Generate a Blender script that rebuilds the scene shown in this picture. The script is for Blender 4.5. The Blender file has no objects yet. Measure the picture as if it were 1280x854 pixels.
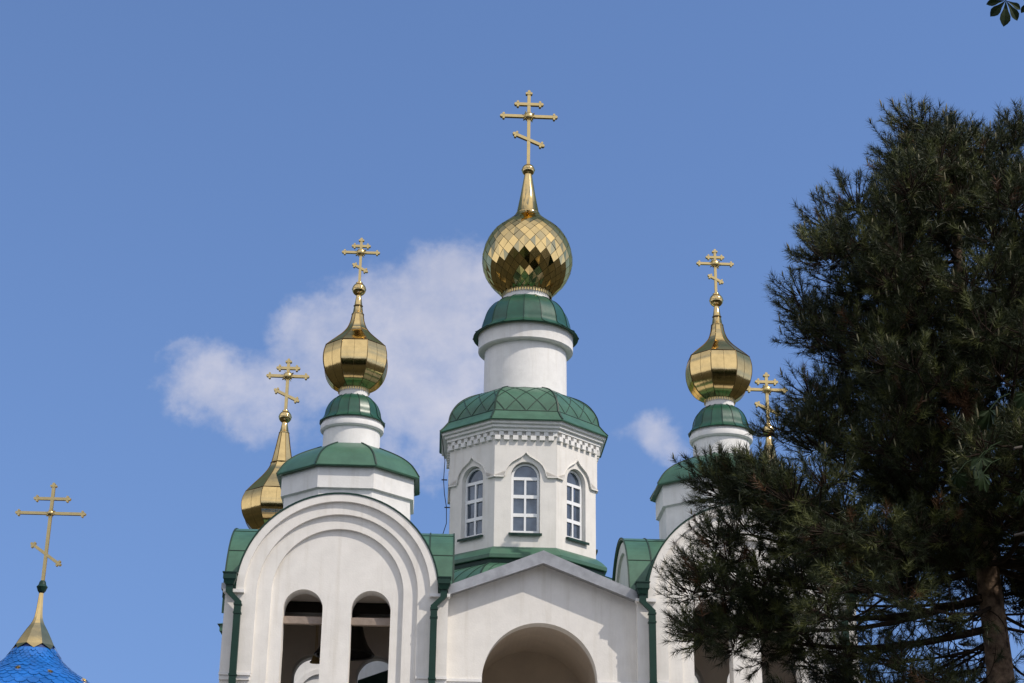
import bpy, bmesh, math, random
import numpy as np
from mathutils import Vector, Matrix
R = math.radians
PI = math.pi
scene = bpy.context.scene
COL = scene.collection
rnd = random.Random(7)

# ------------------------------------------------------------------ camera
TH, ROLL = R(21.0), R(0.8)
cam_d = bpy.data.cameras.new("camera")
cam = bpy.data.objects.new("camera", cam_d)
COL.objects.link(cam)
cam_d.sensor_width = 36.0
cam_d.lens = 2050.0 / 1280.0 * 36.0
cam_d.clip_start = 0.1
cam_d.clip_end = 8000.0
fwd = Vector((0, math.cos(TH), math.sin(TH)))
up0 = Vector((0, -math.sin(TH), math.cos(TH)))
r0 = Vector((1, 0, 0))
cr = math.cos(ROLL) * r0 + math.sin(ROLL) * up0
cu = -math.sin(ROLL) * r0 + math.cos(ROLL) * up0
M = Matrix((cr, cu, -fwd)).transposed().to_4x4()
M.translation = Vector((0, 0, 1.6))
cam.matrix_world = M
scene.camera = cam

# ------------------------------------------------------------------ light
SUN_AZ, SUN_EL = 55.0, 47.0          # azimuth to the right of the direction behind the camera
sdir = Vector((math.sin(R(SUN_AZ)) * math.cos(R(SUN_EL)), -math.cos(R(SUN_AZ)) * math.cos(R(SUN_EL)), math.sin(R(SUN_EL))))
sun_d = bpy.data.lights.new("sun", 'SUN')
sun_d.energy = 3.15
sun_d.angle = R(0.5)
sun_d.color = (1.0, 0.91, 0.80)
sun = bpy.data.objects.new("sun", sun_d)
COL.objects.link(sun)
sun.rotation_euler = sdir.to_track_quat('Z', 'Y').to_euler()
sun.location = (20, -10, 30)

world = bpy.data.worlds.new("World")
scene.world = world
world.use_nodes = True
wn, wl = world.node_tree.nodes, world.node_tree.links
wn.clear()
w_out = wn.new('ShaderNodeOutputWorld')
w_bg = wn.new('ShaderNodeBackground')
sky = wn.new('ShaderNodeTexSky')
sky.sky_type = 'NISHITA'
sky.sun_disc = False
sky.sun_elevation = R(SUN_EL)
sky.sun_rotation = R(180.0 - SUN_AZ)
sky.air_density = 1.15
sky.dust_density = 0.0
sky.ozone_density = 5.5
sky.altitude = 100
w_bg.inputs['Strength'].default_value = 0.15


def wmath(op, a, b=None, c=None):
    n = wn.new('ShaderNodeMath')
    n.operation = op
    for i, v in enumerate((a, b, c)):
        if v is None:
            continue
        if isinstance(v, (int, float)):
            n.inputs[i].default_value = v
        else:
            wl.new(v, n.inputs[i])
    return n.outputs[0]


tc = wn.new('ShaderNodeTexCoord')
sep = wn.new('ShaderNodeSeparateXYZ')
wl.new(tc.outputs['Generated'], sep.inputs[0])
yy = wmath('MAXIMUM', sep.outputs[1], 0.05)
U = wmath('DIVIDE', sep.outputs[0], yy)
W = wmath('DIVIDE', sep.outputs[2], yy)
comb = wn.new('ShaderNodeCombineXYZ')
wl.new(U, comb.inputs[0])
wl.new(W, comb.inputs[1])


def wnoise(scale, detail, rough, off):
    mp = wn.new('ShaderNodeVectorMath')
    mp.operation = 'ADD'
    mp.inputs[1].default_value = (off, off * 0.7, off * 1.3)
    wl.new(comb.outputs[0], mp.inputs[0])
    n = wn.new('ShaderNodeTexNoise')
    n.inputs['Scale'].default_value = scale
    n.inputs['Detail'].default_value = detail
    n.inputs['Roughness'].default_value = rough
    wl.new(mp.outputs[0], n.inputs['Vector'])
    return n.outputs['Fac']


wu = wmath('MULTIPLY_ADD', wnoise(22, 5, 0.6, 3.1), 0.07, -0.035)
wv = wmath('MULTIPLY_ADD', wnoise(22, 5, 0.6, 9.7), 0.07, -0.035)
UU = wmath('ADD', U, wu)
WW = wmath('ADD', W, wv)
US = wmath('MULTIPLY_ADD', wu, 0.6, U)
WS = wmath('MULTIPLY_ADD', wv, 0.6, W)
# cloud puffs: direction (x/y, z/y), half sizes, density
PUFFS = [(-0.046, 0.425, 0.042, 0.034, 1.05), (-0.075, 0.405, 0.046, 0.040, 1.0), (-0.050, 0.375, 0.050, 0.040, 0.95),
         (-0.110, 0.385, 0.038, 0.030, 0.85), (-0.140, 0.392, 0.022, 0.022, 0.62), (-0.095, 0.345, 0.050, 0.034, 0.72),
         (-0.160, 0.352, 0.036, 0.026, 0.72), (-0.195, 0.345, 0.030, 0.024, 0.85), (-0.165, 0.322, 0.036, 0.020, 0.72),
         (-0.060, 0.325, 0.036, 0.030, 0.80), (-0.214, 0.374, 0.016, 0.009, 0.62), (-0.205, 0.348, 0.024, 0.022, 0.8), (-0.125, 0.352, 0.030, 0.026, 0.62),
         (-0.025, 0.395, 0.030, 0.040, 0.95), (-0.04, 0.345, 0.030, 0.034, 0.85), (-0.028, 0.305, 0.026, 0.02, 0.45),
         (0.085, 0.322, 0.024, 0.015, 0.88), (0.101, 0.317, 0.024, 0.015, 0.85)]
dens = None
for (pu, pw, su, sw, dn) in PUFFS:
    a = wmath('DIVIDE', wmath('SUBTRACT', UU if pu < 0.05 else US, pu), su)
    b = wmath('DIVIDE', wmath('SUBTRACT', WW if pu < 0.05 else WS, pw), sw)
    d2 = wmath('ADD', wmath('MULTIPLY', a, a), wmath('MULTIPLY', b, b))
    g = wmath('MULTIPLY', wmath('POWER', 2.71828, wmath('MULTIPLY', d2, -1.0)), dn)
    if dens is None:
        dens = g
    else:
        sub = wmath('MULTIPLY', wmath('SUBTRACT', 1.0, wmath('MINIMUM', dens, 1.0)), wmath('SUBTRACT', 1.0, wmath('MINIMUM', g, 1.0)))
        dens = wmath('SUBTRACT', 1.0, sub)
fine = wnoise(34, 7, 0.62, 5.5)
dens = wmath('ADD', dens, wmath('MULTIPLY_ADD', fine, 0.70, -0.37))
mr = wn.new('ShaderNodeMapRange')
mr.interpolation_type = 'SMOOTHSTEP'
mr.inputs['From Min'].default_value = 0.36
mr.inputs['From Max'].default_value = 1.22
mr.inputs['To Max'].default_value = 0.86
wl.new(dens, mr.inputs['Value'])
front = wmath('GREATER_THAN', sep.outputs[1], 0.1)
# bright cloud veil added behind the camera, to fill shade and light the gilding
bk = wn.new('ShaderNodeTexNoise')
bk.inputs['Scale'].default_value = 2.6
bk.inputs['Detail'].default_value = 6
wl.new(tc.outputs['Generated'], bk.inputs['Vector'])
mb = wn.new('ShaderNodeMapRange')
mb.interpolation_type = 'SMOOTHSTEP'
mb.inputs['From Min'].default_value = 0.30
mb.inputs['From Max'].default_value = 0.58
mb.inputs['To Max'].default_value = 0.9
wl.new(bk.outputs['Fac'], mb.inputs['Value'])
rr_ = wn.new('ShaderNodeMapRange')
rr_.interpolation_type = 'SMOOTHSTEP'
rr_.inputs['From Min'].default_value = 0.5
rr_.inputs['From Max'].default_value = -0.05
wl.new(sep.outputs[1], rr_.inputs['Value'])
rear = rr_.outputs[0]
fac = wmath('ADD', wmath('MULTIPLY', mr.outputs[0], front), wmath('MULTIPLY', mb.outputs[0], rear))
# look the sky up a little higher than the line of sight: an even blue without a pale horizon
sv = wn.new('ShaderNodeCombineXYZ')
wl.new(sep.outputs[0], sv.inputs[0])
wl.new(sep.outputs[1], sv.inputs[1])
wl.new(wmath('MULTIPLY_ADD', sep.outputs[2], 0.6, 0.34), sv.inputs[2])
nv_ = wn.new('ShaderNodeVectorMath')
nv_.operation = 'NORMALIZE'
wl.new(sv.outputs[0], nv_.inputs[0])
wl.new(nv_.outputs[0], sky.inputs['Vector'])
tint = wn.new('ShaderNodeMix')
tint.data_type = 'RGBA'
tint.blend_type = 'MULTIPLY'
tint.inputs[0].default_value = 1.0
SKY_TINT = (1.05, 1.02, 1.10, 1.0)
tint.inputs[7].default_value = SKY_TINT
wl.new(sky.outputs[0], tint.inputs[6])
mixc = wn.new('ShaderNodeMix')
mixc.data_type = 'RGBA'
CLOUD = (4.35, 4.35, 4.9, 1.0)
mixc.inputs[7].default_value = CLOUD
cs = wn.new('ShaderNodeMapRange')
cs.inputs['From Min'].default_value = 0.35
cs.inputs['From Max'].default_value = 0.65
wl.new(wnoise(15, 6, 0.6, 2.2), cs.inputs['Value'])
ccol = wn.new('ShaderNodeMix')
ccol.data_type = 'RGBA'
ccol.inputs[6].default_value = (3.55, 3.65, 4.4, 1.0)
ccol.inputs[7].default_value = (4.6, 4.5, 4.95, 1.0)
wl.new(cs.outputs[0], ccol.inputs[0])
vcol = wn.new('ShaderNodeMix')
vcol.data_type = 'RGBA'
vcol.inputs[7].default_value = (7.0, 6.9, 7.0, 1.0)  # added veil, kept brighter than the front clouds as fill
wl.new(rear, vcol.inputs[0])
wl.new(ccol.outputs[2], vcol.inputs[6])
wl.new(vcol.outputs[2], mixc.inputs[7])
wl.new(fac, mixc.inputs[0])
wl.new(tint.outputs[2], mixc.inputs[6])
wl.new(mixc.outputs[2], w_bg.inputs['Color'])
wl.new(w_bg.outputs[0], w_out.inputs[0])

scene.view_settings.view_transform = 'Standard'
scene.view_settings.look = 'None'
scene.view_settings.gamma = 1.0
scene.view_settings.use_curve_mapping = False
scene.view_settings.exposure = 0.08
scene.cycles.max_bounces = 8


# ------------------------------------------------------------------ materials
def mat(name, base, rough=0.6, metal=0.0, spec=0.5, var=0.0, vscale=3.0, bump=0.0, bscale=40.0, streak=0.0, col2=None, coat=0.0):
    m = bpy.data.materials.new(name)
    m.use_nodes = True
    nt = m.node_tree
    n, l = nt.nodes, nt.links
    p = n['Principled BSDF']
    p.inputs['Base Color'].default_value = (*base, 1)
    p.inputs['Roughness'].default_value = rough
    p.inputs['Metallic'].default_value = metal
    p.inputs['Specular IOR Level'].default_value = spec
    p.inputs['Coat Weight'].default_value = coat
    t = n.new('ShaderNodeTexCoord')
    cur = None
    if var > 0 or col2:
        nz = n.new('ShaderNodeTexNoise')
        nz.inputs['Scale'].default_value = vscale
        nz.inputs['Detail'].default_value = 8
        nz.inputs['Roughness'].default_value = 0.65
        l.new(t.outputs['Object'], nz.inputs['Vector'])
        mr = n.new('ShaderNodeMapRange')
        mr.inputs['From Min'].default_value = 0.32
        mr.inputs['From Max'].default_value = 0.68
        l.new(nz.outputs['Fac'], mr.inputs['Value'])
        mx = n.new('ShaderNodeMix')
        mx.data_type = 'RGBA'
        c2 = col2 if col2 else tuple(max(0, c * (1 - var)) for c in base)
        mx.inputs[6].default_value = (*c2, 1)
        mx.inputs[7].default_value = (*base, 1)
        l.new(mr.outputs[0], mx.inputs[0])
        cur = mx.outputs[2]
    if streak > 0:
        mp = n.new('ShaderNodeMapping')
        mp.inputs['Scale'].default_value = (3.0, 3.0, 0.22)
        l.new(t.outputs['Object'], mp.inputs['Vector'])
        nz = n.new('ShaderNodeTexNoise')
        nz.inputs['Scale'].default_value = 2.2
        nz.inputs['Detail'].default_value = 6
        nz.inputs['Roughness'].default_value = 0.6
        l.new(mp.outputs[0], nz.inputs['Vector'])
        mr = n.new('ShaderNodeMapRange')
        mr.inputs['From Min'].default_value = 0.52
        mr.inputs['From Max'].default_value = 0.78
        mr.inputs['To Min'].default_value = 0.0
        mr.inputs['To Max'].default_value = streak
        l.new(nz.outputs['Fac'], mr.inputs['Value'])
        mx = n.new('ShaderNodeMix')
        mx.data_type = 'RGBA'
        l.new(mr.outputs[0], mx.inputs[0])
        if cur:
            l.new(cur, mx.inputs[6])
        else:
            mx.inputs[6].default_value = (*base, 1)
        mx.inputs[7].default_value = (base[0] * 0.62, base[1] * 0.58, base[2] * 0.50, 1)
        cur = mx.outputs[2]
    if cur:
        l.new(cur, p.inputs['Base Color'])
    if bump > 0:
        nz = n.new('ShaderNodeTexNoise')
        nz.inputs['Scale'].default_value = bscale
        nz.inputs['Detail'].default_value = 6
        l.new(t.outputs['Object'], nz.inputs['Vector'])
        b = n.new('ShaderNodeBump')
        b.inputs['Strength'].default_value = bump
        b.inputs['Distance'].default_value = 0.02
        l.new(nz.outputs['Fac'], b.inputs['Height'])
        l.new(b.outputs[0], p.inputs['Normal'])
    return m


PLASTER = mat("white_plaster", (0.80, 0.775, 0.73), 0.85, spec=0.2, var=0.11, vscale=2.6, bump=0.14, bscale=30, streak=0.36)
PLASTER2 = mat("white_plaster_clean", (0.82, 0.81, 0.79), 0.8, spec=0.25, var=0.12, vscale=3.4, bump=0.14, bscale=24, streak=0.30)
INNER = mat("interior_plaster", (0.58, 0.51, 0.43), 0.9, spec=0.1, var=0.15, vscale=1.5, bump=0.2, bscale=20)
INNER2 = mat("belfry_interior_plaster", (0.85, 0.77, 0.69), 0.9, spec=0.1, var=0.15, vscale=1.5, bump=0.2, bscale=20)
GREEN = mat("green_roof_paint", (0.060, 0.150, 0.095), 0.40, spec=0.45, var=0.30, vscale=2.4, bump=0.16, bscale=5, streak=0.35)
GREENC = mat("green_cap_enamel", (0.016, 0.086, 0.052), 0.36, spec=0.5, var=0.35, vscale=3.5, bump=0.16, bscale=7)
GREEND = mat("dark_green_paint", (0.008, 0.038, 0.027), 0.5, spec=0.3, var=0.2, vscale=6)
SEAMG = mat("dark_green_seam", (0.010, 0.035, 0.022), 0.6)  # own dark green of the raised roof seams
GOLD = mat("gilded_sheet", (0.78, 0.575, 0.265), 0.11, 1.0, var=0.22, vscale=6, bump=0.12, bscale=4.5)
GOLDP = mat("gilded_panel", (0.80, 0.59, 0.27), 0.07, 1.0, var=0.10, vscale=4)
GOLDX = mat("gilded_cross_metal", (0.62, 0.475, 0.22), 0.32, 1.0, var=0.15, vscale=6, bump=0.1, bscale=12)
GOLDS = mat("gold_seam_tarnish", (0.10, 0.065, 0.02), 0.5, 0.6)
ZINC = mat("galvanised_sheet", (0.42, 0.43, 0.45), 0.42, 0.55, var=0.35, vscale=3.5, bump=0.1, bscale=7)
for gm_ in (GOLD, GOLDP, GOLDX):
    gm_.node_tree.nodes['Principled BSDF'].inputs['Specular Tint'].default_value = (0.90, 0.68, 0.34, 1)
PVC = mat("white_window_profile", (0.82, 0.83, 0.84), 0.35)
GLASS = mat("window_glass", (0.11, 0.145, 0.20), 0.04, 0.5, spec=0.9, var=0.5, vscale=2.6, bump=0.05, bscale=2.5)  # mottled blue tone stands in for varied reflections and the room behind
WOOD = mat("bare_wood_beam", (0.34, 0.27, 0.22), 0.8, var=0.35, vscale=5, bump=0.3, bscale=18)
BRONZE = mat("dark_bronze", (0.030, 0.028, 0.024), 0.45, 0.7, var=0.3, vscale=5)
CABLE = mat("black_cable", (0.015, 0.015, 0.015), 0.6)
BLUE = mat("blue_dome_enamel", (0.014, 0.165, 0.58), 0.28, spec=0.6, var=0.45, vscale=3.5, coat=0.2)
BLUES = mat("blue_dome_seam", (0.006, 0.03, 0.14), 0.6)
BARK = mat("pine_bark", (0.32, 0.225, 0.16), 0.95, spec=0.1, col2=(0.055, 0.038, 0.030), vscale=9, bump=1.0, bscale=14)
TWIG = mat("pine_twig_bark", (0.045, 0.032, 0.024), 0.95, spec=0.1, var=0.4, vscale=6)


def leafmat(name, c, c2, rough=0.5, spec=0.4, trans=0.15):
    m = mat(name, c, rough, spec=spec, col2=c2, vscale=1.7)
    p = m.node_tree.nodes['Principled BSDF']
    return m


NEEDLE = leafmat("pine_needles", (0.042, 0.052, 0.016), (0.018, 0.026, 0.010), rough=0.5, spec=0.25)
NEEDLEL = leafmat("young_pine_needles", (0.135, 0.145, 0.042), (0.075, 0.090, 0.026), rough=0.5, spec=0.3)
NEEDLEB = leafmat("dead_pine_needles", (0.16, 0.075, 0.030), (0.08, 0.04, 0.02))
CANDLE = leafmat("pine_candle", (0.15, 0.13, 0.065), (0.09, 0.09, 0.04))
LEAF = leafmat("chestnut_leaf", (0.018, 0.034, 0.010), (0.010, 0.020, 0.006), rough=0.65, spec=0.15)
CBARK = mat("chestnut_bark", (0.10, 0.085, 0.07), 0.95, var=0.4, vscale=8, bump=0.6, bscale=12)


def ground_mat(name, c1, c2, sc):
    m = mat(name, c1, 0.95, spec=0.15, col2=c2, vscale=sc, bump=0.4, bscale=30)
    return m


GRASS = ground_mat("lawn_ground", (0.055, 0.05, 0.028), (0.018, 0.020, 0.012), 0.12)
PAVE = ground_mat("paving_ground", (0.52, 0.49, 0.45), (0.42, 0.395, 0.36), 1.2)
STONE = mat("step_stone", (0.4, 0.38, 0.35), 0.9, var=0.2)


# ------------------------------------------------------------------ mesh helpers
def mesh_obj(name, verts, faces, m, parent=None, smooth=False, mats=None, midx=None):
    me = bpy.data.meshes.new(name)
    me.from_pydata([tuple(v) for v in verts], [], faces)
    for mm in (mats or [m]):
        me.materials.append(mm)
    if midx is not None:
        me.polygons.foreach_set('material_index', midx)
    if smooth:
        me.polygons.foreach_set('use_smooth', [True] * len(me.polygons))
    me.update()
    o = bpy.data.objects.new(name, me)
    COL.objects.link(o)
    if parent is not None:
        o.parent = parent
    return o


class G:
    """collects geometry for one mesh object"""

    def __init__(self):
        self.v, self.f, self.s = [], [], []

    def add(self, vs, fs, smooth=False):
        b = len(self.v)
        self.v += [tuple(x) for x in vs]
        self.f += [tuple(b + i for i in f) for f in fs]
        self.s += [smooth] * len(fs)
        return self

    def build(self, name, m, parent=None, recalc=False):
        me = bpy.data.meshes.new(name)
        me.from_pydata(self.v, [], self.f)
        me.polygons.foreach_set('use_smooth', self.s)
        me.materials.append(m)
        if recalc:
            bm = bmesh.new()
            bm.from_mesh(me)
            bmesh.ops.recalc_face_normals(bm, faces=bm.faces)
            bm.to_mesh(me)
            bm.free()
        me.update()
        o = bpy.data.objects.new(name, me)
        COL.objects.link(o)
        if parent is not None:
            o.parent = parent
        return o

    def box(self, x0, x1, y0, y1, z0, z1, T=None):
        vs = [(x, y, z) for z in (z0, z1) for y in (y0, y1) for x in (x0, x1)]
        if T:
            vs = [T(*p) for p in vs]
        return self.add(vs, [(0, 2, 3, 1), (4, 5, 7, 6), (0, 1, 5, 4), (2, 6, 7, 3), (0, 4, 6, 2), (1, 3, 7, 5)])

    def lathe(self, prof, n, cx, cy, phase=0.0, smooth=True, cap0=False, cap1=False, apothem=False):
        k = 1 / math.cos(PI / n) if apothem else 1.0
        vs, fs = [], []
        for (r, z) in prof:
            for i in range(n):
                a = phase + 2 * PI * i / n
                vs.append((cx + r * k * math.cos(a), cy + r * k * math.sin(a), z))
        for j in range(len(prof) - 1):
            for i in range(n):
                i2 = (i + 1) % n
                fs.append((j * n + i, j * n + i2, (j + 1) * n + i2, (j + 1) * n + i))
        self.add(vs, fs, smooth)
        if cap0:
            self.add(vs[:n], [tuple(range(n))[::-1]])
        if cap1:
            self.add(vs[-n:], [tuple(range(n))])
        return self

    def facets(self, prof, n, cx, cy, phase=0.0, jitter=0.0, sub=1):
        """faceted surface: each of n flat-across facets has its own vertices (apothem radii), smooth along the profile"""
        t = math.tan(PI / n)
        for i in range(n):
            a = phase + 2 * PI * i / n
            e = Vector((math.cos(a), math.sin(a), 0))
            s = Vector((-math.sin(a), math.cos(a), 0))
            vs, fs = [], []
            ja, jb = rnd.uniform(-jitter, jitter), rnd.uniform(-jitter, jitter)
            for k, (r, z) in enumerate(prof):
                for q in range(sub + 1):
                    w = -1 + 2 * q / sub
                    p = Vector((cx, cy, z)) + e * (r + jb * (k / len(prof) - .5) + ja * w * 0.5) + s * (r * t * w)
                    vs.append(p)
            m = sub + 1
            for k in range(len(prof) - 1):
                for q in range(sub):
                    fs.append((k * m + q, k * m + q + 1, (k + 1) * m + q + 1, (k + 1) * m + q))
            self.add(vs, fs, True)
        return self

    def tube(self, pts, rad, n=8, cap=True):
        pts = [Vector(p) for p in pts]
        if isinstance(rad, (int, float)):
            rad = [rad] * len(pts)
        rings = []
        prevx = None
        for i, p in enumerate(pts):
            d = (pts[min(i + 1, len(pts) - 1)] - pts[max(i - 1, 0)]).normalized()
            if prevx is None:
                ref = Vector((0, 0, 1)) if abs(d.z) < 0.9 else Vector((1, 0, 0))
                x = d.cross(ref).normalized()
            else:
                x = (prevx - d * prevx.dot(d)).normalized()
            prevx = x
            y = d.cross(x)
            rings.append([p + (x * math.cos(2 * PI * k / n) + y * math.sin(2 * PI * k / n)) * rad[i] for k in range(n)])
        vs = [v for r in rings for v in r]
        fs = []
        for i in range(len(pts) - 1):
            for k in range(n):
                k2 = (k + 1) % n
                fs.append((i * n + k, i * n + k2, (i + 1) * n + k2, (i + 1) * n + k))
        self.add(vs, fs, True)
        if cap:
            self.add(rings[0], [tuple(range(n))[::-1]])
            self.add(rings[-1], [tuple(range(n))])
        return self

    def plate(self, outer, holes, d0, d1, T):
        """polygon with holes given in (a, z), extruded from depth d0 to d1; T(a, d, z) -> point"""
        bm = bmesh.new()
        edges = []
        for loop in [outer] + list(holes):
            vv = [bm.verts.new((a, 0, z)) for a, z in loop]
            for i in range(len(vv)):
                edges.append(bm.edges.new((vv[i], vv[(i + 1) % len(vv)])))
        bmesh.ops.triangle_fill(bm, use_beauty=True, use_dissolve=False, edges=edges, normal=(0, -1, 0))
        bm.verts.index_update()
        flat = [(v.co.x, v.co.z) for v in bm.verts]
        tris = []
        for f in bm.faces:
            ids = [v.index for v in f.verts]
            if f.normal.y > 0:
                ids.reverse()
            tris.append(tuple(ids))
        bm.free()
        self.add([T(a, d0, z) for a, z in flat], tris)
        self.add([T(a, d1, z) for a, z in flat], [t[::-1] for t in tris])
        for loop in [outer] + list(holes):
            n = len(loop)
            vs = [T(a, d0, z) for a, z in loop] + [T(a, d1, z) for a, z in loop]
            self.add(vs, [(i, (i + 1) % n, n + (i + 1) % n, n + i) for i in range(n)])
        return self

    def strip(self, pts, nrm, w, h):
        """thin raised strip along pts (list of points), nrm list of outward normals"""
        vs, fs = [], []
        for i, p in enumerate(pts):
            p = Vector(p)
            d = (Vector(pts[min(i + 1, len(pts) - 1)]) - Vector(pts[max(i - 1, 0)])).normalized()
            n = Vector(nrm[i]).normalized()
            s = d.cross(n).normalized()
            vs += [p - s * w / 2 - n * 0.004, p - s * w / 2 + n * h, p + s * w / 2 + n * h, p + s * w / 2 - n * 0.004]
        for i in range(len(pts) - 1):
            b = i * 4
            fs += [(b, b + 1, b + 5, b + 4), (b + 1, b + 2, b + 6, b + 5), (b + 2, b + 3, b + 7, b + 6)]
        return self.add(vs, fs)


def merge(o, gm, m):
    """join a surface pattern (seams, joints) into the mesh of its part"""
    me = o.data
    tmp = bpy.data.meshes.new("tmp")
    tmp.from_pydata(gm.v, [], gm.f)
    tmp.polygons.foreach_set('use_smooth', gm.s)
    me.materials.append(m)
    tmp.polygons.foreach_set('material_index', [len(me.materials) - 1] * len(tmp.polygons))
    bm = bmesh.new()
    bm.from_mesh(me)
    bm.from_mesh(tmp)
    bm.to_mesh(me)
    bm.free()
    bpy.data.meshes.remove(tmp)
    me.update()


def arch(cx, r, z0, zs, n=20, k=1.0):
    """arched outline: straight legs from z0 to springing zs, semicircle of radius r"""
    pts = [(cx - r, z0)]
    for i in range(n + 1):
        a = PI - PI * i / n
        pts.append((cx + r * math.cos(a), zs + k * r * math.sin(a)))
    pts.append((cx + r, z0))
    return pts


def spline(pts, per=6):
    """Catmull-Rom through (r, z) points"""
    out = []
    P = [pts[0]] + list(pts) + [pts[-1]]
    for i in range(1, len(P) - 2):
        for k in range(per):
            t = k / per
            o = []
            for c in range(2):
                a, b, d, e = P[i - 1][c], P[i][c], P[i + 1][c], P[i + 2][c]
                o.append(0.5 * (2 * b + (d - a) * t + (2 * a - 5 * b + 4 * d - e) * t * t + (-a + 3 * b - 3 * d + e) * t ** 3))
            out.append((max(o[0], 0.005), o[1]))
    out.append(pts[-1])
    return out


def tag(o, label, cat, group=None, kind=None):
    if label:
        o['label'] = label
    if cat:
        o['category'] = cat
    if group:
        o['group'] = group
    if kind:
        o['kind'] = kind
    return o


def empty(name, loc, rz=0.0, parent=None):
    o = bpy.data.objects.new(name, None)
    COL.objects.link(o)
    o.location = loc
    o.rotation_euler = (0, 0, rz)
    o.empty_display_size = 0.5
    if parent:
        o.parent = parent
    return o


def kids(o):
    return [c for c in bpy.data.objects if c.parent == o]


def dup(o, parent, dx=(0, 0, 0), first=True):
    c = o.copy()
    COL.objects.link(c)
    c.parent = parent
    if first:
        c.location = Vector(o.location) + Vector(dx)
    for k in kids(o):
        dup(k, c, first=False)
    return c


IDT = lambda a, d, z: (a, d, z)

# ------------------------------------------------------------------ ground
gs = mesh_obj("ground", [(-3000, -3000, 0), (3000, -3000, 0), (3000, 3000, 0), (-3000, 3000, 0)], [(0, 1, 2, 3)], GRASS)
tag(gs, "flat lawn stretching away around the church", "ground", kind="structure")
pv = mesh_obj("pavement", [(-12, 25, .004), (14, 25, .004), (14, 34, .004), (-12, 34, .004)], [(0, 1, 2, 3)], PAVE)  # added out of view, pale so it bounces light onto the facade
tag(pv, "unseen pale paving added in front of the church to bounce light", "pavement", kind="structure")

# ------------------------------------------------------------------ church
church = empty("church", (0, 34, 0), R(2.5))
tag(church, "white plastered church with green roofs and five gilded onion domes", "church")

TX, TY = -3.58, 2.45       # axis of the first front tower, in church coordinates
TOWER = []                  # parts that are copied for the second tower
SP = 8.95                   # springing of the big front arch


def big_u(r_in, r_out, hw, z0, zs, zs_out=None):
    """arched band with legs: outside outline (legs to half width hw) minus inner arch of radius r_in"""
    n = 40
    pts = [(TX - hw, z0), (TX - hw, zs)]
    for i in range(n + 1):
        a = PI - PI * i / n
        pts.append((TX + r_out * math.cos(a), zs + r_out * math.sin(a)))
    pts += [(TX + hw, zs), (TX + hw, z0), (TX + r_in, z0)]
    for i in range(n + 1):
        a = PI * i / n
        pts.append((TX + r_in * math.cos(a), zs + r_in * math.sin(a)))
    pts.append((TX - r_in, z0))
    return pts


g = G()
HW = 2.32
full = [(TX - HW, 0), (TX - HW, SP)] + [(TX + 2.10 * math.cos(PI - PI * i / 40), SP + 2.10 * math.sin(PI - PI * i / 40)) for i in range(41)] + [(TX + HW, SP), (TX + HW, 0)]
wins = [arch(TX - .71, .412, 6.2, 8.62), arch(TX + .71, .412, 6.2, 8.62)]
g.plate(full, wins, .24, .72, IDT)
g.plate(big_u(1.38, 2.105, HW + .003, 0, SP), [], .16, .25, IDT)
g.plate(big_u(1.68, 2.108, HW + .006, 7.24, SP), [], .08, .17, IDT)
# outermost ring
ring = [(TX + 2.115 * math.cos(PI - PI * i / 44), SP + 2.115 * math.sin(PI - PI * i / 44)) for i in range(45)] + [(TX + 1.945 * math.cos(PI * i / 44), SP + 1.945 * math.sin(PI * i / 44)) for i in range(45)]
g.plate(ring, [], .0, .09, IDT)
# side walls with their own gables, back wall
for sx in (-1, 1):
    T = (lambda s: (lambda a, d, z: (TX + s * (HW - d), TY + a * s, z)))(sx)
    side = [(-(TY - .73), 0), (-(TY - .73), 8.87)] + [(1.82 * math.cos(PI - PI * i / 30), 8.87 + 1.82 * math.sin(PI - PI * i / 30)) for i in range(31)] + [(2.15, 8.87), (2.15, 0)]
    if sx < 0:
        side = [(-2.15, 0), (-2.15, 8.87)] + [(1.82 * math.cos(PI - PI * i / 30), 8.87 + 1.82 * math.sin(PI - PI * i / 30)) for i in range(31)] + [(TY - .73, 8.87), (TY - .73, 0)]
    g.plate(side, [], .0, .40, T)
    band = [(1.84 * math.cos(PI - PI * i / 30), 8.87 + 1.84 * math.sin(PI - PI * i / 30)) for i in range(31)] + [(1.60 * math.cos(PI * i / 30), 8.87 + 1.60 * math.sin(PI * i / 30)) for i in range(31)]
    g.plate(band, [], -.06, .01, T)
backw = [(TX - HW, 0), (TX - HW, SP)] + [(TX + 2.08 * math.cos(PI - PI * i / 40), SP + 2.08 * math.sin(PI - PI * i / 40)) for i in range(41)] + [(TX + HW, SP), (TX + HW, 0)]
g.plate(backw, [arch(TX - .74, .46, 5.2, 7.92), arch(TX + .74, .46, 5.2, 7.92)], 4.60, 4.92, IDT)
g.v = [(x, y, z) for x, y, z in g.v]
tower = g.build("bell_tower", PLASTER, church, recalc=True)
TOWER.append(tower)

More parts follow.
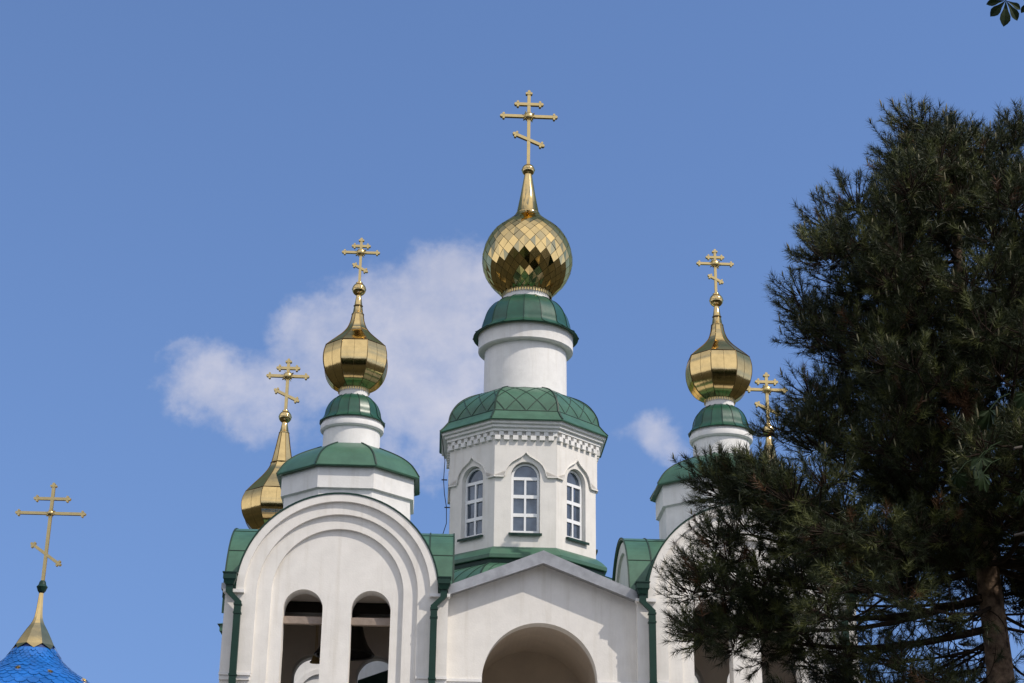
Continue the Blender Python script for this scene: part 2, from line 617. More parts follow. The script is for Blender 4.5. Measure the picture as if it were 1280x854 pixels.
# dark lining inside the belfry
g = G()
g.box(TX - HW + .405, TX + HW - .405, .722, 4.58, 9.20, 9.25)
g.box(TX - HW + .405, TX - HW + .43, .74, 4.58, 3.0, 9.195)
g.box(TX + HW - .43, TX + HW - .405, .74, 4.58, 3.0, 9.195)
g.box(TX - HW + .44, TX + HW - .44, .74, 4.58, 3.0, 3.1)
liningw = [(TX - HW + .435, 3.11), (TX - HW + .435, 9.19), (TX + HW - .435, 9.19), (TX + HW - .435, 3.11)]
g.plate(liningw, [arch(TX - .74, .47, 5.2, 7.92), arch(TX + .74, .47, 5.2, 7.92)], 4.255, 4.30, IDT)
lin = g.build("belfry_lining", INNER2, tower)
g = G()
g.box(TX - HW + .45, TX + HW - .45, .45, .60, 8.35, 8.50)
beam = g.build("beam", WOOD, tower)
g = G()
g.box(TX - HW + .45, TX + HW - .45, 2.25, 2.60, 8.95, 9.19)
g.build("beam", BRONZE, tower)

# little mouldings on the front
for s in (-1, 1):
    for (u0, u1, y0, y1, z0, z1) in ((1.93, 2.36, -.035, .20, 8.885, 8.95), (1.69, 2.335, .06, .30, 7.19, 7.245), (1.71, 2.33, .10, .26, 7.10, 7.188)):
        xs = sorted((TX + s * u0, TX + s * u1))
        g = G()
        g.box(xs[0], xs[1], y0, y1, z0, z1)
        g.build("moulding", PLASTER2, tower)


# barrel roofs: one runs front to back, one crosses it
def barrel(gm, r, zc, a0, a1, T, n=40, th=.035):
    out = [(r * math.cos(PI - PI * i / n), zc + r * math.sin(PI - PI * i / n)) for i in range(n + 1)]
    inn = [((r - th) * math.cos(PI * i / n), zc + (r - th) * math.sin(PI * i / n)) for i in range(n + 1)]
    gm.plate(out + inn, [], a0, a1, T)


g = G()
barrel(g, 2.137, SP, -.015, 4.95, lambda a, d, z: (TX + a, d, z))
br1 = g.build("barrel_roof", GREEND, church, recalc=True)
TOWER.append(br1)
for sd_ in (-1, 1):
    x_in, x_out = 1.13 * sd_, 2.43 * sd_
    g = G()
    barrel(g, 1.93, 8.87, min(x_in, x_out), max(x_in, x_out), lambda a, d, z: (TX + d, TY + a, z))
    br2 = g.build("barrel_roof", GREEN, church, recalc=True)
    g = G()
    for xx in (1.9 * sd_, 2.425 * sd_):
        pts, nn = [], []
        for i in range(25):
            a = PI * i / 24
            pts.append((TX + xx, TY + 1.93 * math.cos(a), 8.87 + 1.93 * math.sin(a)))
            nn.append((0, math.cos(a), math.sin(a)))
        g.strip(pts, nn, .03, .018)
    for ang in (35, 62):
        a = PI - R(ang)
        g.strip([(TX + x_in, TY + 1.93 * math.cos(a), 8.87 + 1.93 * math.sin(a)), (TX + x_out, TY + 1.93 * math.cos(a), 8.87 + 1.93 * math.sin(a))], [(0, math.cos(a), math.sin(a))] * 2, .02, .01)
    merge(br2, g, SEAMG)
    g = G()
    xs = sorted((TX + sd_ * 1.9, TX + sd_ * 2.43))
    g.box(xs[0], xs[1], TY - 1.93, TY - 1.895, 8.55, 8.869)
    merge(br2, g, GREEN)
    TOWER.append(br2)

# octagonal storey above the arches
PH8 = PI / 8


def octa(gm, prof, cx, cy, smooth=False, c0=False, c1=False):
    return gm.lathe(prof, 8, cx, cy, PH8, smooth, c0, c1, apothem=True)


g = G()
octa(g, [(1.415, 9.99), (1.415, 11.44), (1.45, 11.455), (1.485, 11.47), (1.485, 11.99)], TX, TY)
o8 = g.build("octagon_wall", PLASTER2, church)
TOWER.append(o8)


def oct_roof(name, prof, eave, cx, cy, m, diamond=None, nfac=8, wseam=.025):
    gm = G()
    gm.facets(prof, nfac, cx, cy, 0.0, 0.006, 2)
    # fascia and soffit
    r0_, z0_ = prof[0]
    gm.lathe([(eave, z0_ - .03), (r0_ - .02, z0_ - .045), (r0_, z0_ - .045), (r0_ + .012, z0_ - .02), (r0_, z0_)], nfac, cx, cy, PI / nfac, False, apothem=True)
    ro = gm.build(name, m, church)
    gs_ = G()
    k = 1 / math.cos(PI / nfac)

    def nrm(i, a):
        j0, j1 = max(i - 1, 0), min(i + 1, len(prof) - 1)
        dr, dz = prof[j1][0] - prof[j0][0], prof[j1][1] - prof[j0][1]
        return Vector((dz * math.cos(a), dz * math.sin(a), -dr)).normalized()
    for f in range(nfac):
        a = PI / nfac + 2 * PI * f / nfac
        gs_.strip([(cx + r * k * math.cos(a), cy + r * k * math.sin(a), z) for r, z in prof], [nrm(i, a) for i in range(len(prof))], wseam * 1.3, .02)
        if diamond:
            a = 2 * PI * f / nfac
            e = Vector((math.cos(a), math.sin(a), 0))
            s = Vector((-math.sin(a), math.cos(a), 0))
            lo, tot, slope, nl, dirs = diamond
            L = [0]
            for i in range(lo + 1, len(prof)):
                L.append(L[-1] + math.hypot(prof[i][0] - prof[i - 1][0], prof[i][1] - prof[i - 1][1]))
            t = math.tan(PI / nfac)
            for q in range(-nl, nl + 1):
                for dr in dirs:
                    seg, ns = [], []
                    for i in range(lo, len(prof)):
                        for sub in range(3):
                            if i == len(prof) - 1 and sub > 0:
                                break
                            tt = sub / 3
                            if i < len(prof) - 1:
                                r = prof[i][0] * (1 - tt) + prof[i + 1][0] * tt
                                z = prof[i][1] * (1 - tt) + prof[i + 1][1] * tt
                                l_ = L[i - lo] * (1 - tt) + L[i - lo + 1] * tt
                            else:
                                r, z = prof[i]
                                l_ = L[-1]
                            x = q * tot + dr * l_ * slope
                            if abs(x) <= r * t - .005:
                                seg.append(Vector((cx, cy, z)) + e * r + s * x)
                                ns.append(nrm(i, a))
                    if len(seg) > 2:
                        gs_.strip(seg, ns, wseam * .6, .009)
            # horizontal seam at the knee
            r, z = prof[lo]
            gs_.strip([Vector((cx, cy, z)) + e * r - s * r * t, Vector((cx, cy, z)) + e * r + s * r * t], [nrm(lo, a)] * 2, wseam * .8, .01)
    merge(ro, gs_, SEAMG)
    return ro


prof_t = spline([(1.60, 11.985), (1.44, 12.25), (1.24, 12.44), (.98, 12.60), (.66, 12.76)], 4)
orf = oct_roof("octagon_roof", prof_t, 1.47, TX, TY, GREEN)
TOWER.append(orf)

# round drum, cap and neck
def drum(prof, cx, cy):
    gm = G()
    gm.lathe(prof, 64, cx, cy, 0, False)
    for i in range(len(gm.s)):
        gm.s[i] = True
    ob = gm.build("drum", PLASTER2, church)
    ob.data.set_sharp_from_angle(angle=R(35))
    return ob


dr = drum([(.665, 12.55), (.655, 13.18), (.70, 13.185), (.732, 13.22), (.738, 13.28), (.732, 13.33), (.705, 13.345), (.70, 13.45)], TX, TY)
TOWER.append(dr)


def cap(prof, n, cx, cy, eave_in):
    gm = G()
    r0_, z0_ = prof[0]
    gm.lathe([(eave_in, z0_ + .005), (r0_ - .015, z0_ - .02), (r0_ + .01, z0_ - .02), (r0_ + .01, z0_)], 64, cx, cy, 0, True)
    gm.facets(prof, n, cx, cy, 0.1, 0.02, 1)
    ob = gm.build("drum_cap", GREENC, church)
    gs_ = G()
    k = 1 / math.cos(PI / n)
    for f in range(n):
        a = .1 + PI / n + 2 * PI * f / n
        pts, ns = [], []
        for i, (r, z) in enumerate(prof):
            j0, j1 = max(i - 1, 0), min(i + 1, len(prof) - 1)
            d_r, d_z = prof[j1][0] - prof[j0][0], prof[j1][1] - prof[j0][1]
            pts.append((cx + r * k * math.cos(a), cy + r * k * math.sin(a), z))
            ns.append((d_z * math.cos(a), d_z * math.sin(a), -d_r))
        gs_.strip(pts, ns, .012, .010)
    merge(ob, gs_, GREEND)
    return ob


cp = cap(spline([(.75, 13.42), (.68, 13.49), (.645, 13.57), (.62, 13.70), (.55, 13.86), (.44, 13.99), (.33, 14.06)], 4), 16, TX, TY, .69)
TOWER.append(cp)
g = G()
g.lathe([(.34, 13.95), (.335, 14.32)], 40, TX, TY)
nk = g.build("dome_neck", PLASTER2, church)
TOWER.append(nk)


def crest(parent, cx, cy, r, z, h, n, wp):
    """gilded lace frill below an onion"""
    gm = G()
    gm.lathe([(r, z + h * .55), (r + .012, z + h * .55), (r + .012, z + h), (r, z + h), (r, z + h * .55)], 48, cx, cy, 0, True)
    for i in range(n):
        a = 2 * PI * i / n
        e = Vector((math.cos(a), math.sin(a), 0))
        s = Vector((-math.sin(a), math.cos(a), 0))
        c = Vector((cx, cy, 0)) + e * (r + .006)
        vs = []
        for dd in (-.005, .005):
            for (x, zz) in ((-wp, z + h * .58), (wp, z + h * .58), (wp, z + h * .2), (0, z), (-wp, z + h * .2)):
                p = c + e * dd + s * x
                vs.append((p.x, p.y, zz))
        gm.add(vs, [(4, 3, 2, 1, 0), (5, 6, 7, 8, 9)] + [(i2, (i2 + 1) % 5, 5 + (i2 + 1) % 5, 5 + i2) for i2 in range(5)])
    return gm.build("crest_ring", GOLDX, parent)


def ball(gm, cx, cy, z, r, n=28):
    prof = [(max(r * math.sin(PI * i / 14), .001), z - r * math.cos(PI * i / 14)) for i in range(15)]
    gm.lathe(prof, n, cx, cy)


def facet_onion(prof_low, prof_up, cx, cy, joints, ztop, rtop, zball, rball):
    """octagonal onion: bulb below the seam, flared spire above it"""
    gm = G()
    gm.facets(spline(prof_low, 7), 8, cx, cy, 0, .012, 4)
    on = gm.build("onion_dome", GOLD, church)
    gm = G()
    gm.facets(spline(prof_up, 6), 8, cx, cy, 0, .004, 2)
    gm.lathe([(joints[0][0] * 1.12, joints[0][1] - .02), (joints[0][0] * 1.12, joints[0][1] + .02), (joints[0][0], joints[0][1] + .03), (rtop, ztop)], 20, cx, cy)
    gm.build("spire", GOLD, on)
    gs_ = G()
    k = 1 / math.cos(PI / 8)
    both = spline(prof_low, 5) + spline(prof_up, 4)[1:]
    for f in range(8):
        a = PI / 8 + f * PI / 4
        gs_.strip([(cx + r * k * math.cos(a), cy + r * k * math.sin(a), z) for r, z in both], [(math.cos(a), math.sin(a), 0)] * len(both), .016, .008)
        a2 = f * PI / 4
        low = spline(prof_low, 5)
        gs_.strip([(cx + r * math.cos(a2), cy + r * math.sin(a2), z) for r, z in low], [(math.cos(a2), math.sin(a2), 0)] * len(low), .006, .003)
    r, z = prof_low[-1]
    gs_.lathe([(r + .002, z - .012), (r + .014, z), (r + .0, z + .012)], 8, cx, cy, PI / 8, False, apothem=True)
    for jr, jz in joints:
        gs_.lathe([(jr * 1.05, jz - .015), (jr * 1.22, jz), (jr * 1.0, jz + .015)], 20, cx, cy)
    merge(on, gs_, GOLDS)
    gm = G()
    ball(gm, cx, cy, zball, rball)
    gm.lathe([(rball + .001, zball - .012), (rball + .008, zball), (rball + .001, zball + .012)], 28, cx, cy)
    gm.lathe([(rball * .45, zball + rball * .85), (rball * .5, zball + rball * 1.05), (rball * .25, zball + rball * 1.2)], 20, cx, cy)
    gm.build("ball", GOLD, on)
    return on


TR = 0


def cross(cx, cy, z0, ztip, zmain, hmain, ztop, htop, zsl, hsl, dsl, w, boss, parent=None, m=None, rays=16, lean=0.0):
    gm = G()
    d = w * .45

    def T(ax, az, ux, uz):
        return lambda a, dd, b: (cx + ax + a * ux - b * uz, cy + dd, az + a * uz + b * ux)

    def bar(x0, z0_, x1, z1_, wid, dep):
        L = math.hypot(x1 - x0, z1_ - z0_)
        ux, uz = (x1 - x0) / L, (z1_ - z0_) / L
        gm.box(0, L, -dep, dep, -wid / 2, wid / 2, T(x0, z0_, ux, uz))

    def disc(x, z, r, dep, n=10):
        vs = [(cx + x + r * math.cos(2 * PI * i / n), cy - dep, z + r * math.sin(2 * PI * i / n)) for i in range(n)]
        vs += [(p[0], cy + dep, p[2]) for p in vs]
        gm.add(vs, [tuple(range(n)), tuple(range(n, 2 * n))[::-1]] + [(i, n + i, n + (i + 1) % n, (i + 1) % n) for i in range(n)])

    def bud(x, z, ux, uz):
        r = w * .62
        disc(x + ux * r * .9, z + uz * r * .9, r * .78, d * 1.35)
        disc(x - ux * r * .1 - uz * r * 1.15, z - uz * r * .1 + ux * r * 1.15, r * .62, d * 1.40)
        disc(x - ux * r * .1 + uz * r * 1.15, z - uz * r * .1 - ux * r * 1.15, r * .62, d * 1.45)
        disc(x, z, r * .9, d * 1.30)
        px, pz = x + ux * r * 1.75, z + uz * r * 1.75
        bar(x + ux * r * 1.3, z + uz * r * 1.3, px, pz, w * .3, d * .8)
    bar(0, z0, 0, ztip - w * 1.5, w, d)
    bud(0, ztip - w * 1.5, 0, 1)
    for zz, hh in ((zmain, hmain), (ztop, htop)):
        bar(-hh + w, zz, hh - w, zz, w * .92, d * 1.12)
        bud(hh - w, zz, 1, 0)
        bud(-hh + w, zz, -1, 0)
    L = math.hypot(hsl, dsl)
    ux, uz = hsl / L, -dsl / L
    bar(-hsl + ux * w, zsl + dsl + uz * w, hsl - ux * w, zsl - dsl - uz * w, w * .9, d * 1.2)
    bud(hsl - ux * w, zsl - dsl - uz * w, ux, uz)
    bud(-hsl + ux * w, zsl + dsl + uz * w, -ux, -uz)
    o = gm.build("cross", m or GOLDX, parent or church, recalc=True)
    gs_ = G()
    n = rays
    for i in range(n):
        a = 2 * PI * (i + .5) / n
        ln = boss * (1.75 if i % 2 else 1.4)
        e, s = (math.cos(a), math.sin(a)), (-math.sin(a), math.cos(a))
        hw = boss * .17
        vs = []
        for yy_ in (-d * 1.5, d * 1.5):
            vs += [(cx - s[0] * hw, cy + yy_, zmain - s[1] * hw), (cx + s[0] * hw, cy + yy_, zmain + s[1] * hw), (cx + e[0] * ln, cy + yy_, zmain + e[1] * ln)]
        gs_.add(vs, [(0, 1, 2), (5, 4, 3), (0, 3, 4, 1), (1, 4, 5, 2), (2, 5, 3, 0)])
    # domed boss, front and back
    for sg in (-1, 1):
        vs, fs = [], []
        for j in range(6):
            a = PI / 2 * j / 5
            for i in range(16):
                t = 2 * PI * i / 16
                vs.append((cx + boss * math.cos(a) * math.cos(t) * .98 + .0, cy + sg * (d * 1.55 + boss * .55 * math.sin(a)), zmain + boss * math.cos(a) * math.sin(t) * .98))
        for j in range(5):
            for i in range(16):
                fs.append((j * 16 + i, j * 16 + (i + 1) % 16, (j + 1) * 16 + (i + 1) % 16, (j + 1) * 16 + i))
        gs_.add(vs, fs, True)
    gs_.build("sunburst", GOLDX, o, recalc=True)
    return o


on = facet_onion([(.36, 14.24), (.52, 14.36), (.65, 14.55), (.72, 14.77), (.74, 14.97), (.728, 15.13), (.69, 15.28)],
                 [(.69, 15.282), (.575, 15.40), (.44, 15.53), (.315, 15.66), (.215, 15.81), (.155, 15.99), (.13, 16.16)], TX, TY,
                 [(.125, 16.16), (.095, 16.38)], 16.65, .058, 16.81, .165)
crest(on, TX, TY, .358, 14.16, .12, 40, .014)
TOWER.append(on)
cr1 = cross(TX, TY, 16.93, 18.19, 17.777, .455, 17.945, .225, 17.37, .185, .10, .062, .085)
TOWER.append(cr1)

# downpipes with hoppers at both front corners
def pipe(s):
    gm = G()
    px0, px1 = TX + s * 2.225, TX + s * 2.03
    w = .070
    yc = -.075

    def sq(pts):
        vs, fs = [], []
        for (x, z) in pts:
            vs += [(x - w, yc - w * .8, z), (x + w, yc - w * .8, z), (x + w, yc + w * .8, z), (x - w, yc + w * .8, z)]
        for i in range(len(pts) - 1):
            for k in range(4):
                fs.append((i * 4 + k, i * 4 + (k + 1) % 4, i * 4 + 4 + (k + 1) % 4, i * 4 + 4 + k))
        gm.add(vs, fs)
    sq([(px0, 9.03), (px0, 8.87), (px1, 8.68), (px1, 0.25)])
    o = gm.build("downpipe", GREEND, church, recalc=True)
    gh = G()

    def hop(r1, z1, r2, z2, y1=.0):
        a = [(px0 - r1, yc - r1, z1), (px0 + r1, yc - r1, z1), (px0 + r1, yc + r1, z1), (px0 - r1, yc + r1, z1)]
        b = [(px0 - r2, yc - r2, z2), (px0 + r2, yc - r2, z2), (px0 + r2, yc + r2, z2), (px0 - r2, yc + r2, z2)]
        gh.add(a + b, [(3, 2, 1, 0), (4, 5, 6, 7)] + [(k, (k + 1) % 4, 4 + (k + 1) % 4, 4 + k) for k in range(4)])
    hop(.085, 9.02, .125, 9.13)
    hop(.135, 9.131, .135, 9.25)
    hop(.15, 9.251, .15, 9.275)
    gh.build("hopper", GREEND, o, recalc=True)
    for zz in (8.60, 8.42, 7.15, 5.6):
        gb = G()
        gb.box(px1 - w - .012, px1 + w + .012, yc - w * .8 - .012, yc + w * .8 + .05, zz, zz + .035)
        gb.build("clip", GREEND, o)
    # gutter outlet behind the hopper
    gg = G()
    xs = sorted((TX + s * 2.14, TX + s * 2.42))
    gg.box(xs[0], xs[1], .10, .55, 8.97, 9.10)
    gg.build("gutter_outlet", ZINC, o)
    return o


TOWER.append(pipe(-1))
TOWER.append(pipe(1))

for part in list(TOWER):
    dup(part, church, (8.62, 0, 0))

# ------------------------------------------------------------------ central porch and nave
PX = .735
PY = .35
g = G()
gab = [(-1.262, 0), (-1.262, 8.97), (PX, 9.70), (2.722, 8.93), (2.722, 0)]
g.plate(gab, [arch(.69, 1.205, 3.0, 7.25, 36)], PY, PY + .42, IDT)
porch = g.build("porch_gable", PLASTER, church, recalc=True)
for (x0, x1, dy, z0, z1) in ((-1.255, .69 - 1.206, .05, 7.19, 7.25), (.69 + 1.206, 2.716, .05, 7.19, 7.25), (-1.25, .69 - 1.21, .025, 7.10, 7.188), (.69 + 1.21, 2.71, .025, 7.10, 7.188)):
    g = G()
    g.box(x0, x1, PY - dy, PY + .3, z0, z1)
    g.build("moulding", PLASTER2, porch)
# metal capping of the gable
g = G()
cap_o = [(-1.262, 8.965), (PX, 9.692), (2.722, 8.922), (2.722, 9.11), (PX, 9.945), (-1.262, 9.15)]
g.plate(cap_o, [], .045, .60, IDT)
lip = [(-1.262, 8.940), (PX, 9.667), (2.722, 8.897), (2.722, 8.962), (PX, 9.732), (-1.262, 9.005)]
g.plate(lip, [], .030, .045, IDT)
zc = g.build("gable_capping", ZINC, porch, recalc=True)
g = G()
roofp = [(-1.25, 8.98), (PX, 9.72), (2.71, 8.94), (2.71, 9.09), (PX, 9.90), (-1.25, 9.12)]
g.plate(roofp, [], .605, 5.0, IDT)
g.build("porch_roof", GREEN, church, recalc=True)
# porch interior: barrel vault and back wall
g = G()
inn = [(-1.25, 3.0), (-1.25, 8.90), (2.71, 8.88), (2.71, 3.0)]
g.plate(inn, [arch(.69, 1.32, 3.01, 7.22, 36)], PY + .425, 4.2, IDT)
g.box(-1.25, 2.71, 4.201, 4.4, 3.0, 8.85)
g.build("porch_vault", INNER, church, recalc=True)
lamp = empty("ceiling_lamp", (0, 34, 0), R(2.5))
g = G()
ball(g, 1.935, 4.08, 8.07, .075, 16)
g.build("lamp_globe", BRONZE, lamp)
g = G()
g.tube([(1.935, 4.08, 8.07), (1.935, 4.199, 8.07)], .03, 8)
g.build("bracket", BRONZE, lamp)
tag(lamp, "small dark lamp on the shaded back wall of the porch arch", "lamp")

# nave body behind
g = G()
g.box(-6.5, 8.3, 8.0, 22, 0, 9.55)
nv = g.build("nave_wall", PLASTER2, church)
g = G()
g.box(-6.98, 8.78, 7.75, 22.2, 9.552, 9.72)
g.add([(-7.04, 7.70, 9.721), (8.84, 7.70, 9.721), (8.84, 22.3, 9.721), (-7.04, 22.3, 9.721), (-4.0, 11.5, 10.9), (5.8, 11.5, 10.9), (5.8, 18, 10.9), (-4.0, 18, 10.9)],
      [(0, 1, 5, 4), (1, 2, 6, 5), (2, 3, 7, 6), (3, 0, 4, 7), (4, 5, 6, 7), (3, 2, 1, 0)])
g.build("nave_roof", GREEN, church)
g = G()
g.box(-6.59, 8.39, 7.93, 8.0, 9.25, 9.55)
g.box(-6.59, -6.5, 8.0, 22, 9.25, 9.55)
g.build("cornice", PLASTER2, nv)
g = G()
nw = arch(-4.35, .55, 6.0, 8.0, 20)
ow = arch(-4.35, .68, 5.9, 8.0, 20)
g.plate(ow, [[(a, z) for a, z in nw]], 7.93, 8.0, IDT)
g.build("window_surround", PLASTER2, nv, recalc=True)
# connecting wing between the tower backs and the nave, with a sloping roof
g = G()
g.plate([(-1.2, 0), (-1.2, 9.0), (2.7, 9.0), (2.7, 0)], [], 4.95, 7.99, IDT)
g.build("nave_wall", PLASTER2, church)
g = G()
sl = [(-3.3, 7.95), (-1.2, 8.72), (-1.2, 8.40), (-3.3, 7.63)]
g.plate(sl, [], 5.1, 7.9, IDT)
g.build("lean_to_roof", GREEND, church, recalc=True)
g = G()
sl = [(4.77, 7.95), (2.7, 8.72), (2.7, 8.40), (4.77, 7.63)]
g.plate(sl, [], 5.1, 7.9, IDT)
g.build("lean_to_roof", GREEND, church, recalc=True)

# ------------------------------------------------------------------ central octagon
BEFORE = set(bpy.data.objects)
CX, CY = .56, 6.0
AW = 1.80
t8 = math.tan(PI / 8)


def facet_T(f):
    """map (along, depth inwards from apothem AW, z) onto facet f (0 = front, counted to the right)"""
    a = -PI / 2 + f * PI / 4
    e = Vector((math.cos(a), math.sin(a), 0))
    s = Vector((-math.sin(a), math.cos(a), 0))
    return lambda al, d, z: tuple(Vector((CX, CY, z)) + e * (AW - d) + s * al)


g = G()
hwf = AW * t8
rec = arch(0, .352, 11.36, 12.80, 20)
for f in range(8):
    T = facet_T(f)
    g.plate([(-hwf, 10.2), (-hwf, 14.0), (hwf, 14.0), (hwf, 10.2)], [rec], 0, .001, T)
    # reveal
    n = len(rec)
    g.add([T(a, 0, z) for a, z in rec] + [T(a, .20, z) for a, z in rec], [(i, (i + 1) % n, n + (i + 1) % n, n + i) for i in range(n)])
    # raised upper field with ogee arch cut out
    og = [(-.50, 12.775), (-.46, 12.93), (-.40, 13.05), (-.31, 13.15), (-.20, 13.225), (-.10, 13.285), (-.04, 13.34), (0, 13.395),
          (.04, 13.34), (.10, 13.285), (.20, 13.225), (.31, 13.15), (.40, 13.05), (.46, 12.93), (.50, 12.775)]
    hu = (AW + .038) * t8
    up = [(-hu, 12.775)] + og + [(hu, 12.775), (hu, 14.0), (-hu, 14.0)]
    g.plate(up, [], -.038, .01, T)
    # thin drip edge along the string course
    lo = [(a, z) for a, z in og]
    drip = [(-hu - .012, 12.745)] + [(-.525, 12.745)] + [(a * 1.06, z - .028) for a, z in og[1:-1]] + [(.525, 12.745), (hu + .012, 12.745), (hu + .012, 12.776)] + lo[::-1] + [(-hu - .012, 12.776)]
    g.plate(drip, [], -.060, .005, T)
octw = g.build("octagon_wall", PLASTER, church, recalc=False)
# cornice: stepped fascias and a dentil course
g = G()
octa(g, [(1.80, 13.89), (1.925, 13.89), (1.925, 13.965), (1.97, 13.965), (1.985, 13.98), (1.985, 14.045), (2.03, 14.045), (2.045, 14.06), (2.045, 14.12), (2.07, 14.125), (2.07, 14.15), (1.8, 14.16)], CX, CY)
cor = g.build("cornice", PLASTER2, octw)
g = G()
for f in range(8):
    T = facet_T(f)
    nd = 7
    wid = 2 * (AW + .04) * t8
    for i in range(nd):
        x = -wid / 2 + wid * i / nd
        pw = wid / nd
        g.box(x + pw * .48, x + pw * .995, -.105, .0, 13.785, 13.889, T)
        g.box(x + pw * .0, x + pw * .62, -.112, .0, 13.675, 13.784, T)
g.build("dentil_course", PLASTER2, octw, recalc=True)
# eave, curved roof with diamond seams
prof_c = [(2.10, 14.165), (2.0, 14.28), (1.89, 14.43)] + spline([(1.885, 14.435), (1.83, 14.68), (1.66, 14.96), (1.40, 15.17), (1.06, 15.33)], 5)[1:]
oct_roof("octagon_roof", prof_c, 2.0, CX, CY, GREEN, diamond=(2, .52, .80, 7, (-1, 1)), wseam=.03)
# skirt where the octagon meets the roofs below
g = G()
g.facets([(2.06, 10.80), (1.94, 10.93), (1.805, 11.03)], 8, CX, CY, 0, 0, 1)
octa(g, [(1.6, 10.70), (2.04, 10.70), (2.06, 10.715), (2.06, 10.80)], CX, CY)
sk = g.build("octagon_skirt", GREEN, church)
g = G()
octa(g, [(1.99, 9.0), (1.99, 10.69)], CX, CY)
g.build("octagon_base", GREEND, church)  # dark colour stands in for the shade below the skirt
prof_l = spline([(2.72, 9.70), (2.60, 10.12), (2.34, 10.42), (1.96, 10.60)], 5)
oct_roof("lower_roof", prof_l, 2.3, CX, CY, GREEN, diamond=(0, .40, .5, 6, (1,)), wseam=.025)

# windows of the octagon
def oct_window(f):
    T = facet_T(f)
    gm = G()
    zs = 12.785
    outer = arch(0, .345, 11.385, zs, 24)
    iw = .285
    mull = .025
    rows = [(11.455, 11.80), (11.885, 12.26), (12.345, 12.715)]
    holes = []
    for (za, zb) in rows:
        holes.append([(-iw, za), (-iw, zb), (-mull, zb), (-mull, za)])
        holes.append([(mull, za), (mull, zb), (iw, zb), (iw, za)])
    r = .285
    top = [(-r, 12.79)] + [(r * math.cos(PI - PI * i / 18), 12.80 + r * math.sin(PI - PI * i / 18)) for i in range(19)] + [(r, 12.79)]
    holes.append(top)
    gm.plate(outer, holes, .115, .175, T)
    wf = gm.build("window", PVC, church, recalc=True)
    gg = G()
    for hole in holes:
        tx, tz = rnd.gauss(0, .020), rnd.gauss(0, .020)
        xs_, zs_ = [p[0] for p in hole], [p[1] for p in hole]
        xc, zc_ = sum(xs_) / len(xs_), sum(zs_) / len(zs_)
        big_h = [(xc + (a - xc) * 1.06, zc_ + (z - zc_) * 1.04) for a, z in hole]
        gg.add([T(a, .152 + tx * (a - xc) + tz * (z - zc_), z) for a, z in big_h], [tuple(range(len(big_h)))])
    gg.build("glass", GLASS, wf, recalc=True)
    gl = G()
    gl.box(-.40, .40, -.075, .19, 11.335, 11.362, T)
    gl.box(-.40, .40, -.080, -.066, 11.30, 11.36, T)
    gl.build("sill", GREEND, wf, recalc=True)
    return wf


for f in range(8):
    oct_window(f)
# upper drum, cap, neck
drum([(1.075, 15.25), (1.065, 16.60), (1.20, 16.61), (1.235, 16.64), (1.235, 16.98), (1.24, 17.0), (1.25, 17.06)], CX + .06, CY)
DX = CX + .06
cap(spline([(1.365, 17.04), (1.22, 17.13), (1.15, 17.24), (1.12, 17.42), (1.02, 17.70), (.84, 17.93), (.62, 18.06)], 4), 16, DX, CY, 1.24)
g = G()
g.lathe([(.62, 17.98), (.61, 18.45)], 48, DX, CY)
g.build("dome_neck", PLASTER2, church)

# round onion clad in diamond panels
prof_o = [(.64, 18.24), (.76, 18.37), (.95, 18.57), (1.085, 18.78), (1.172, 19.0), (1.207, 19.28), (1.155, 19.60), (1.055, 19.85), (.895, 20.09), (.62, 20.33), (.40, 20.52), (.30, 20.66)]
fine_o = spline(prof_o, 24)
N = 26
rows = [fine_o[0]]
acc = 0.0
for i in range(1, len(fine_o)):
    (ra, za), (rb, zb) = fine_o[i - 1], fine_o[i]
    acc += math.hypot(rb - ra, zb - za)
    if acc >= PI * rb / N * 1.12:
        rows.append((rb, zb))
        acc = 0.0
rows.append(fine_o[-1])
ox, oy = DX + .02, CY


def onp(i, j, k=1.0):
    r, z = rows[i]
    a = (j + (i % 2) * .5) * 2 * PI / N
    return Vector((ox + r * k * math.cos(a), oy + r * k * math.sin(a), z))


g = G()
for i in range(len(rows) - 2):
    for j in range(N):
        o_ = i % 2
        b = onp(i, j)
        l_ = onp(i + 1, j - (0 if o_ else 1) if True else j)
        l_ = onp(i + 1, j + (o_ - 1))
        r_ = onp(i + 1, j + o_)
        t_ = onp(i + 2, j)
        c = (b + l_ + r_ + t_) / 4
        nn = (t_ - b).cross(l_ - r_).normalized()
        if nn.dot(c - Vector((ox, oy, c.z))) < 0:
            nn = -nn
        tx, tz = rnd.gauss(0, .028), rnd.gauss(0, .028)
        q = []
        up_ = (t_ - b).normalized()
        sd = (r_ - l_).normalized()
        for p in (b, r_, t_, l_):
            v = p - c
            q.append(c + v * .955 + nn * (.004 + v.dot(up_) * tz + v.dot(sd) * tx))
        g.add(q, [(0, 1, 2, 3)])
big = g.build("onion_dome", GOLDP, church)
g = G()
g.lathe([(r * .985, z) for r, z in fine_o[::3]], 60, ox, oy)
merge(big, g, GOLDS)
g = G()
g.lathe([(.325, 20.60), (.33, 20.64), (.305, 20.66), (.20, 21.22), (.105, 21.80), (.10, 21.86)], 16, ox, oy, 0, True)
g.build("spire", GOLD, big)
g = G()
ball(g, ox, oy, 21.965, .175)
g.lathe([(.175, 21.95), (.186, 21.965), (.175, 21.98)], 28, ox, oy)
g.build("ball", GOLD, big)
crest(big, ox, oy, .648, 18.16, .15, 56, .022)
cross(ox, oy, 22.1, 24.46, 23.613, .79, 23.99, .40, 22.89, .43, .19, .088, .105)

